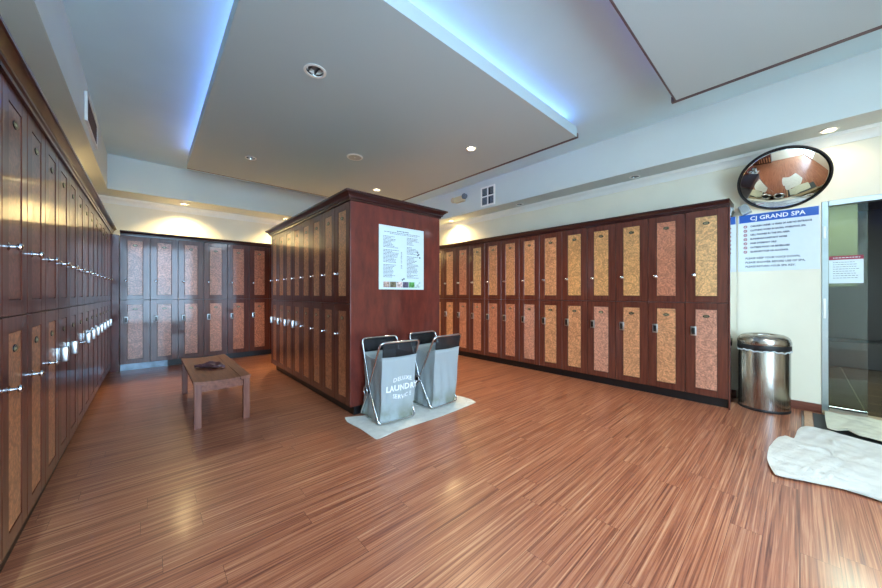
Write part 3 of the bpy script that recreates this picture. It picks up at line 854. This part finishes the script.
# ---------------------------------------------------------------- steel bin
t = empty('waste_bin', (4.795, .252, 0), 0, 'brushed stainless steel round waste bin by the wall under the sign', 'bin')
obj('base_ring', lathe(bmesh.new(), [(0, 0), (.197, 0), (.199, .006), (.199, .022), (.196, .026), (0, .026)], 56), M['rubber'], t, smooth=40)
obj('body', lathe(bmesh.new(), [(0, .026), (.196, .026), (.197, .03), (.197, .618), (.195, .622), (0, .622)], 64), M['steel'], t, smooth=40)
obj('rim_band', lathe(bmesh.new(), [(0, .622), (.203, .622), (.205, .626), (.205, .668), (.203, .672), (0, .672)], 64), M['rubber'], t, smooth=40)
prof = [(.203, .672), (.206, .68), (.205, .705), (.196, .735), (.178, .757), (.150, .772), (.125, .776), (.112, .773), (.105, .762), (.103, .71)]
obj('lid', open_lathe(bmesh.new(), prof, 64), M['steel'], t, smooth=60)
obj('lid_opening', lathe(bmesh.new(), [(0, .700), (.103, .700), (.103, .708), (0, .708)], 40), M['rubber'], t)
bm = bmesh.new(); pts = []
for k in range(60):
    a = PI * .55 + 1.5 * PI * k / 59
    pts.append((.203 * math.cos(a), .203 * math.sin(a), .612 + .006 * math.sin(k * 1.7) - .006 * math.sin(k * .5)))
tube(bm, pts, .006, 6); obj('liner_edge', bm, M['liner'], t, smooth=60)

# ---------------------------------------------------------------- bench + leaf dish
B0, B1, BY0, BY1, BH = .295, .735, 3.555, 4.99, .42
bn = empty('bench', ((B0 + B1) / 2, (BY0 + BY1) / 2, 0), 0, 'low walnut brown wooden bench with a dished seat left of the island', 'bench')
bw, bl = (B1 - B0) / 2, (BY1 - BY0) / 2
def dish(x): return -.014 * (1 - (x / bw) ** 2)
def slab(x0, x1, y0, y1, th=.026, n=8):
    bm = bmesh.new(); rows = []
    for i in range(n + 1):
        x = x0 + (x1 - x0) * i / n
        z = BH + dish(x)
        rows.append([bm.verts.new((x, y0, z - th)), bm.verts.new((x, y0, z)), bm.verts.new((x, y1, z)), bm.verts.new((x, y1, z - th))])
    for a, b_ in zip(rows, rows[1:]):
        for k in range(4): bm.faces.new((a[k], a[(k + 1) % 4], b_[(k + 1) % 4], b_[k]))
    bm.faces.new(rows[0]); bm.faces.new(rows[-1])
    return bm
obj('seat_board', slab(-bw, bw - .085, -bl, bl), M['bench'], bn)
obj('seat_board', slab(bw - .081, bw, -bl, bl), M['bench'], bn)
for sx in (-1, 1):
    for sy in (-1, 1):
        cx_, cy_ = sx * (bw - .032), sy * (bl - .032)
        bm = bmesh.new(); box(bm, cx_ - .027, cx_ + .027, cy_ - .027, cy_ + .027, 0, BH - .0285, .003)
        obj('leg', bm, M['bench_leg'], bn)
for sy in (-1, 1):
    bm = bmesh.new(); y = sy * (bl - .032); box(bm, -bw + .0595, bw - .0595, y - .012, y + .012, BH - .10, BH - .0405, .002); obj('apron', bm, M['bench'], bn)
for sx in (-1, 1):
    x = sx * (bw - .032); bm = bmesh.new(); n = 20
    prev = None
    for i in range(n + 1):
        y = -bl + .06 + (2 * bl - .12) * i / n; u = abs(2 * i / n - 1)
        zb = BH - .062 - .035 * u ** 4
        ring = [bm.verts.new((x - .011, y, zb)), bm.verts.new((x - .011, y, BH - .041)), bm.verts.new((x + .011, y, BH - .041)), bm.verts.new((x + .011, y, zb))]
        if prev:
            for k in range(4): bm.faces.new((prev[k], prev[(k + 1) % 4], ring[(k + 1) % 4], ring[k]))
        else: bm.faces.new(ring)
        prev = ring
    bm.faces.new(prev); obj('apron', bm, M['bench'], bn)

bm = bmesh.new(); nu, nv = 24, 10
top = []; bot = []
for i in range(nu + 1):
    u = i / nu; wv = .085 * math.sin(PI * u) ** .62 * (1 - .25 * u)
    rt = []; rb = []
    for j in range(nv + 1):
        v = j / nv * 2 - 1
        x = (u - .5) * .31; y = v * wv + .018 * math.sin(u * 5)
        rimz = .040 * abs(v) ** 2 * math.sin(PI * min(max(u, .02), .98)) + .012 * (2 * u - 1) ** 2 + .004 * math.cos(v * 14) + .006 * math.sin(u * 17 + v * 2)
        rt.append(bm.verts.new((x, y, rimz + .016))); rb.append(bm.verts.new((x, y, max(rimz * .9, 0) + .003)))
    top.append(rt); bot.append(rb)
for i in range(nu):
    for j in range(nv):
        bm.faces.new((top[i][j], top[i + 1][j], top[i + 1][j + 1], top[i][j + 1]))
        bm.faces.new((bot[i][j], bot[i][j + 1], bot[i + 1][j + 1], bot[i + 1][j]))
    bm.faces.new((top[i][0], bot[i][0], bot[i + 1][0], top[i + 1][0])); bm.faces.new((top[i][nv], top[i + 1][nv], bot[i + 1][nv], bot[i][nv]))
for j in range(nv):
    bm.faces.new((top[0][j], top[0][j + 1], bot[0][j + 1], bot[0][j])); bm.faces.new((top[nu][j], bot[nu][j], bot[nu][j + 1], top[nu][j + 1]))
o = obj('leaf_dish', bm, M['leaf'], smooth=60, loc=(.49, 4.2, BH - .013), rot=(0, 0, math.radians(-35)))
tag(o, 'dark purple-brown leaf shaped dish lying on the wooden bench', 'dish')

# ---------------------------------------------------------------- towels
def unproj(px, py, z=0.0):
    d_ = F * (CAM_H - z) / (py - 293.5); l = (px - 441) / F * d_
    return (math.sin(YAW) * d_ + math.cos(YAW) * l, math.cos(YAW) * d_ - math.sin(YAW) * l)
def cloth(name, outline, h, mat, base=0.0, folds=(), label='', cat='towel', seed=1, group=None, wob=.8):
    rnd = random.Random(seed)
    n = len(outline); pts = []
    for i in range(n):
        p0, p1, p2, p3 = [Vector((*outline[(i + k - 1) % n], 0)) for k in range(4)]
        for s in range(8):
            t_ = s / 8
            q = .5 * ((2 * p1) + (p2 - p0) * t_ + (2 * p0 - 5 * p1 + 4 * p2 - p3) * t_ ** 2 + (3 * p1 - p0 - 3 * p2 + p3) * t_ ** 3)
            pts.append(q * .35 + (p1.lerp(p2, t_)) * .65)
    c = sum(pts, Vector()) / len(pts)
    bm = bmesh.new(); K = 18
    rad = [k / K for k in range(1, K)] + [.985, 1.0]
    ph = [rnd.uniform(0, 6) for _ in range(6)]
    def height(x, y, r):
        z = h * (.55 + wob * .5 * (math.sin(x * 9 + ph[0] + 2 * math.sin(y * 5 + ph[1])) * math.sin(y * 11 + ph[2]) ) + .2 * math.sin(x * 31 + y * 23 + ph[3]) * math.sin(y * 37 - x * 12 + ph[4]))
        for (ax, ay, bx_, by_, amp, wd) in folds:
            A = Vector((ax, ay)); B = Vector((bx_, by_)); P = Vector((x, y)); AB = B - A
            tt = max(0, min(1, (P - A).dot(AB) / AB.length_squared)); dd = (P - (A + AB * tt)).length
            z += amp * math.exp(-(dd / wd) ** 2) * math.sin(PI * min(1, max(0.02, tt + .05)))
        return base + max(.004, z) * (1 - .25 * r ** 10)
    cen = bm.verts.new((0, 0, height(c.x, c.y, 0)))
    rings = []
    for r in rad:
        rings.append([bm.verts.new(((p - c).x * r, (p - c).y * r, height(c.x + (p - c).x * r, c.y + (p - c).y * r, r))) for p in pts])
    rings.append([bm.verts.new(((p - c).x * .995, (p - c).y * .995, base + .0005)) for p in pts])
    N = len(pts)
    for i in range(N): bm.faces.new((cen, rings[0][i], rings[0][(i + 1) % N]))
    for a, b_ in zip(rings, rings[1:]):
        for i in range(N): bm.faces.new((a[i], b_[i], b_[(i + 1) % N], a[(i + 1) % N]))
    bm.faces.new(rings[-1])
    o = obj(name, bm, mat, smooth=70, loc=(c.x, c.y, 0))
    return tag(o, label, cat, group)
U = unproj
main = [U(767, 462), U(769, 450), U(776, 441), U(785, 438), U(794, 440.5), U(798, 432), U(806, 428.5), U(826, 432), U(850, 440), (4.1, -.75), (3.6, -.95), (2.85, -.72), U(882, 504), U(845, 492), U(808, 484), U(775, 477)]
a0 = U(786, 468); a1 = U(862, 494)
cloth('towel', main, .026, M['towel'], 0.0125, [(a0[0], a0[1], a1[0], a1[1], .04, .022), (*U(830, 445), *U(838, 450), .035, .015), (*U(860,463), *U(882,470), .03, .015), (*U(800,448), *U(850,462), .025, .012)], 'large rumpled white towel spread on the floor before the glass doorway', seed=3)
up = [U(825, 418), U(827, 433), U(836, 436), U(848, 436), U(858, 441), U(870, 444), (4.15, -.62), (4.2, -1.1), (4.75, -1.1), (4.8, -.62), U(865, 423.5), U(845, 421)]
cloth('towel', up, .03, M['towel2'], .045, [], 'folded cream towel lying over the white one at the door sill', seed=8, wob=.6)
under = [U(345, 417.5), U(347, 422), U(360, 429), U(376, 439.5), U(386, 436), U(397, 431), U(440, 417), U(476, 402.5), U(462, 397), (2.62, 2.86), (2.0, 2.85), (1.56, 2.87)]
cloth('towel', under, .010, M['towel'], .0, [], 'white towel laid on the floor under the two laundry hampers', seed=5, wob=.5)

# ---------------------------------------------------------------- laundry hampers
def rounded(pts, r, closed=True, n=5):
    out = []
    P = [Vector(p) for p in pts]; N = len(P)
    for i, p in enumerate(P):
        if not closed and (i in (0, N - 1)): out.append(p); continue
        a = (P[i - 1] - p).normalized(); b_ = (P[(i + 1) % N] - p).normalized()
        rr = min(r, (P[i - 1] - p).length * .45, (P[(i + 1) % N] - p).length * .45)
        s = p + a * rr; e = p + b_ * rr
        for k in range(n + 1):
            t_ = k / n; out.append((1 - t_) ** 2 * s + 2 * t_ * (1 - t_) * p + t_ ** 2 * e)
    return out
HB = .014
def hamper(pos, rz, label, text):
    t = empty('laundry_hamper', pos, rz, label, 'laundry hamper', 'folding laundry hampers')
    w = .195
    # local y: front is negative.  A: bottom front -> top back, B: bottom back -> top front
    for (yb, yt, ww) in ((-.18, .175, w), (.172, -.235, w + .013)):
        ym = .0; zp = .28
        path = rounded([(-ww, yb, .010), (-ww, ym, zp), (-ww, yt, .745), (ww, yt, .745), (ww, ym, zp), (ww, yb, .010)], .045)
        bm = tube(bmesh.new(), path, .0095, 10, True); obj('folding_frame', bm, M['chrome'], t, smooth=60)
    for sx in (-1, 1):
        bm = lathe(bmesh.new(), [(0, -.014), (.026, -.014), (.032, -.008), (.032, .008), (.026, .014), (0, .014)], 20, (sx * (w + .026), 0, .28), 'X')
        obj('pivot_hub', bm, M['rubber'], t, smooth=40)
        bm = bmesh.new(); tube(bm, [(sx * (w + .042), .034 * math.cos(k * PI / 10), .28 + .045 * math.sin(k * PI / 10)) for k in range(20)], .005, 8, True)
        obj('pivot_ring', bm, M['chrome'], t, smooth=60)
    # bag: open box with soft walls
    bm = bmesh.new(); levels = 16; per = []
    nx, ny = 12, 10
    def ringpts(u, sag=0.0):
        # u 0 bottom .. 1 rim
        z = HB + u * .595
        wx = w - .014 - .006 * math.sin(PI * u)
        yf = -.165 - .055 * u; yb_ = .150 + .012 * u
        out = []
        def wob(a, s): return .009 * math.sin(a * 3.3 + u * 7 + s) * math.sin(PI * min(1, u + .15)) + .010 * (1 - u) ** 3 * math.sin(a * 9 + s)
        for k in range(nx): f = k / nx; out.append((-wx + 2 * wx * f, yf - wob(f * 6, 0) - .012 * math.sin(PI * f) * (1 - u), z - (.008 * math.sin(PI * f) * u ** 6)))
        for k in range(ny): f = k / ny; out.append((wx - .022 * math.sin(PI * f) * math.sin(PI * u) - wob(f * 5, 2), yf + (yb_ - yf) * f, z))
        for k in range(nx): f = k / nx; out.append((wx - 2 * wx * f, yb_, z))
        for k in range(ny): f = k / ny; out.append((-wx + .022 * math.sin(PI * f) * math.sin(PI * u) + wob(f * 5, 4), yb_ + (yf - yb_) * f, z - .03 * math.sin(PI * f) * u ** 6))
        return out
    R_ = [[bm.verts.new(p) for p in ringpts(k / levels)] for k in range(levels + 1)]
    N = len(R_[0])
    for a, b_ in zip(R_, R_[1:]):
        for i in range(N): bm.faces.new((a[i], a[(i + 1) % N], b_[(i + 1) % N], b_[i]))
    bm.faces.new(R_[0])
    bag = obj('bag', bm, M['bag'], t, smooth=60)
    sd = bag.modifiers.new('thick', 'SOLIDIFY'); sd.thickness = .003; sd.offset = -1
    rim = ringpts(1.0)
    bm = tube(bmesh.new(), rim, .005, 6, True); obj('rim_piping', bm, M['bag'], bag, smooth=60)
    # liner inside, filled low with dark shadowed cloth
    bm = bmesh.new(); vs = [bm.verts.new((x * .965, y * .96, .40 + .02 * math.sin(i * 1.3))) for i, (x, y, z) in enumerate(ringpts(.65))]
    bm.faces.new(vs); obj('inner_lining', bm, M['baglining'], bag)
    # black nylon sleeves between top bars and bag rim
    for (yt, yr, zt) in ((-.235, -.222, .742), (.175, .160, .742)):
        bm = bmesh.new(); ww = w - .012; g = []
        for k in range(13):
            f = k / 12; x = -ww + 2 * ww * f; sag = .006 * math.sin(PI * f) * (1 if yt < 0 else 0)
            g.append((bm.verts.new((x, yt, zt)), bm.verts.new((x * .99, (yt + yr) / 2, .67)), bm.verts.new((x * .985, yr, .613 - sag))))
        for a, b_ in zip(g, g[1:]):
            for k in range(2): bm.faces.new((a[k], b_[k], b_[k + 1], a[k + 1]))
        o = obj('top_sleeve', bm, M['mesh_black'], bag, smooth=60)
        s2 = o.modifiers.new('thick', 'SOLIDIFY'); s2.thickness = .003
    if text:
        for wd, sz, th, warp, zz in (('DELUXE', .054, .0008, lambda x: -1.7 * x * x, .385), ('LAUNDRY', .076, .002, None, .292), ('SERVICE', .054, .0008, lambda x: 1.7 * x * x, .212)):
            bm = text_bm(wd, sz, .93, th, .0006, 'CENTER', warp, 1.08)
            for v in bm.verts:
                v.co += Vector((.035, 0, zz))
                u = (v.co.z - HB) / .595; f = (v.co.x + w) / (2 * w)
                wob = .009 * math.sin(f * 6 * 3.3 + u * 7) * math.sin(PI * min(1, u + .15)) + .010 * (1 - u) ** 3 * math.sin(f * 6 * 9)
                v.co.y += -.165 - .055 * u - wob - .012 * math.sin(PI * f) * (1 - u) - .0065
            obj('bag_lettering', bm, M['print_white'], bag)
    return t
hamper((1.735, 2.685, HB), math.radians(-4), 'grey canvas folding hamper lettered for laundry, left of the pair', True)
hamper((2.325, 2.70, HB), math.radians(3), 'plain grey canvas folding hamper, right of the pair', False)

# ---------------------------------------------------------------- camera + world
cd = bpy.data.cameras.new('camera'); cd.sensor_width = 36; cd.lens = 36 * F / 882; cd.clip_start = .02
cam = bpy.data.objects.new('camera', cd); COL.objects.link(cam)
cam.location = (0, 0, CAM_H); cam.rotation_euler = (PI / 2, 0, -YAW); cd.shift_y = -.5 / 882
scn.camera = cam
w = bpy.data.worlds.new('world'); scn.world = w; w.use_nodes = True
w.node_tree.nodes['Background'].inputs[0].default_value = (.6, .75, 1, 1); w.node_tree.nodes['Background'].inputs[1].default_value = .3
vs = scn.view_settings; vs.view_transform = 'Standard'; vs.look = 'None'; vs.gamma = 1; vs.use_curve_mapping = False
vs.exposure = 1.08
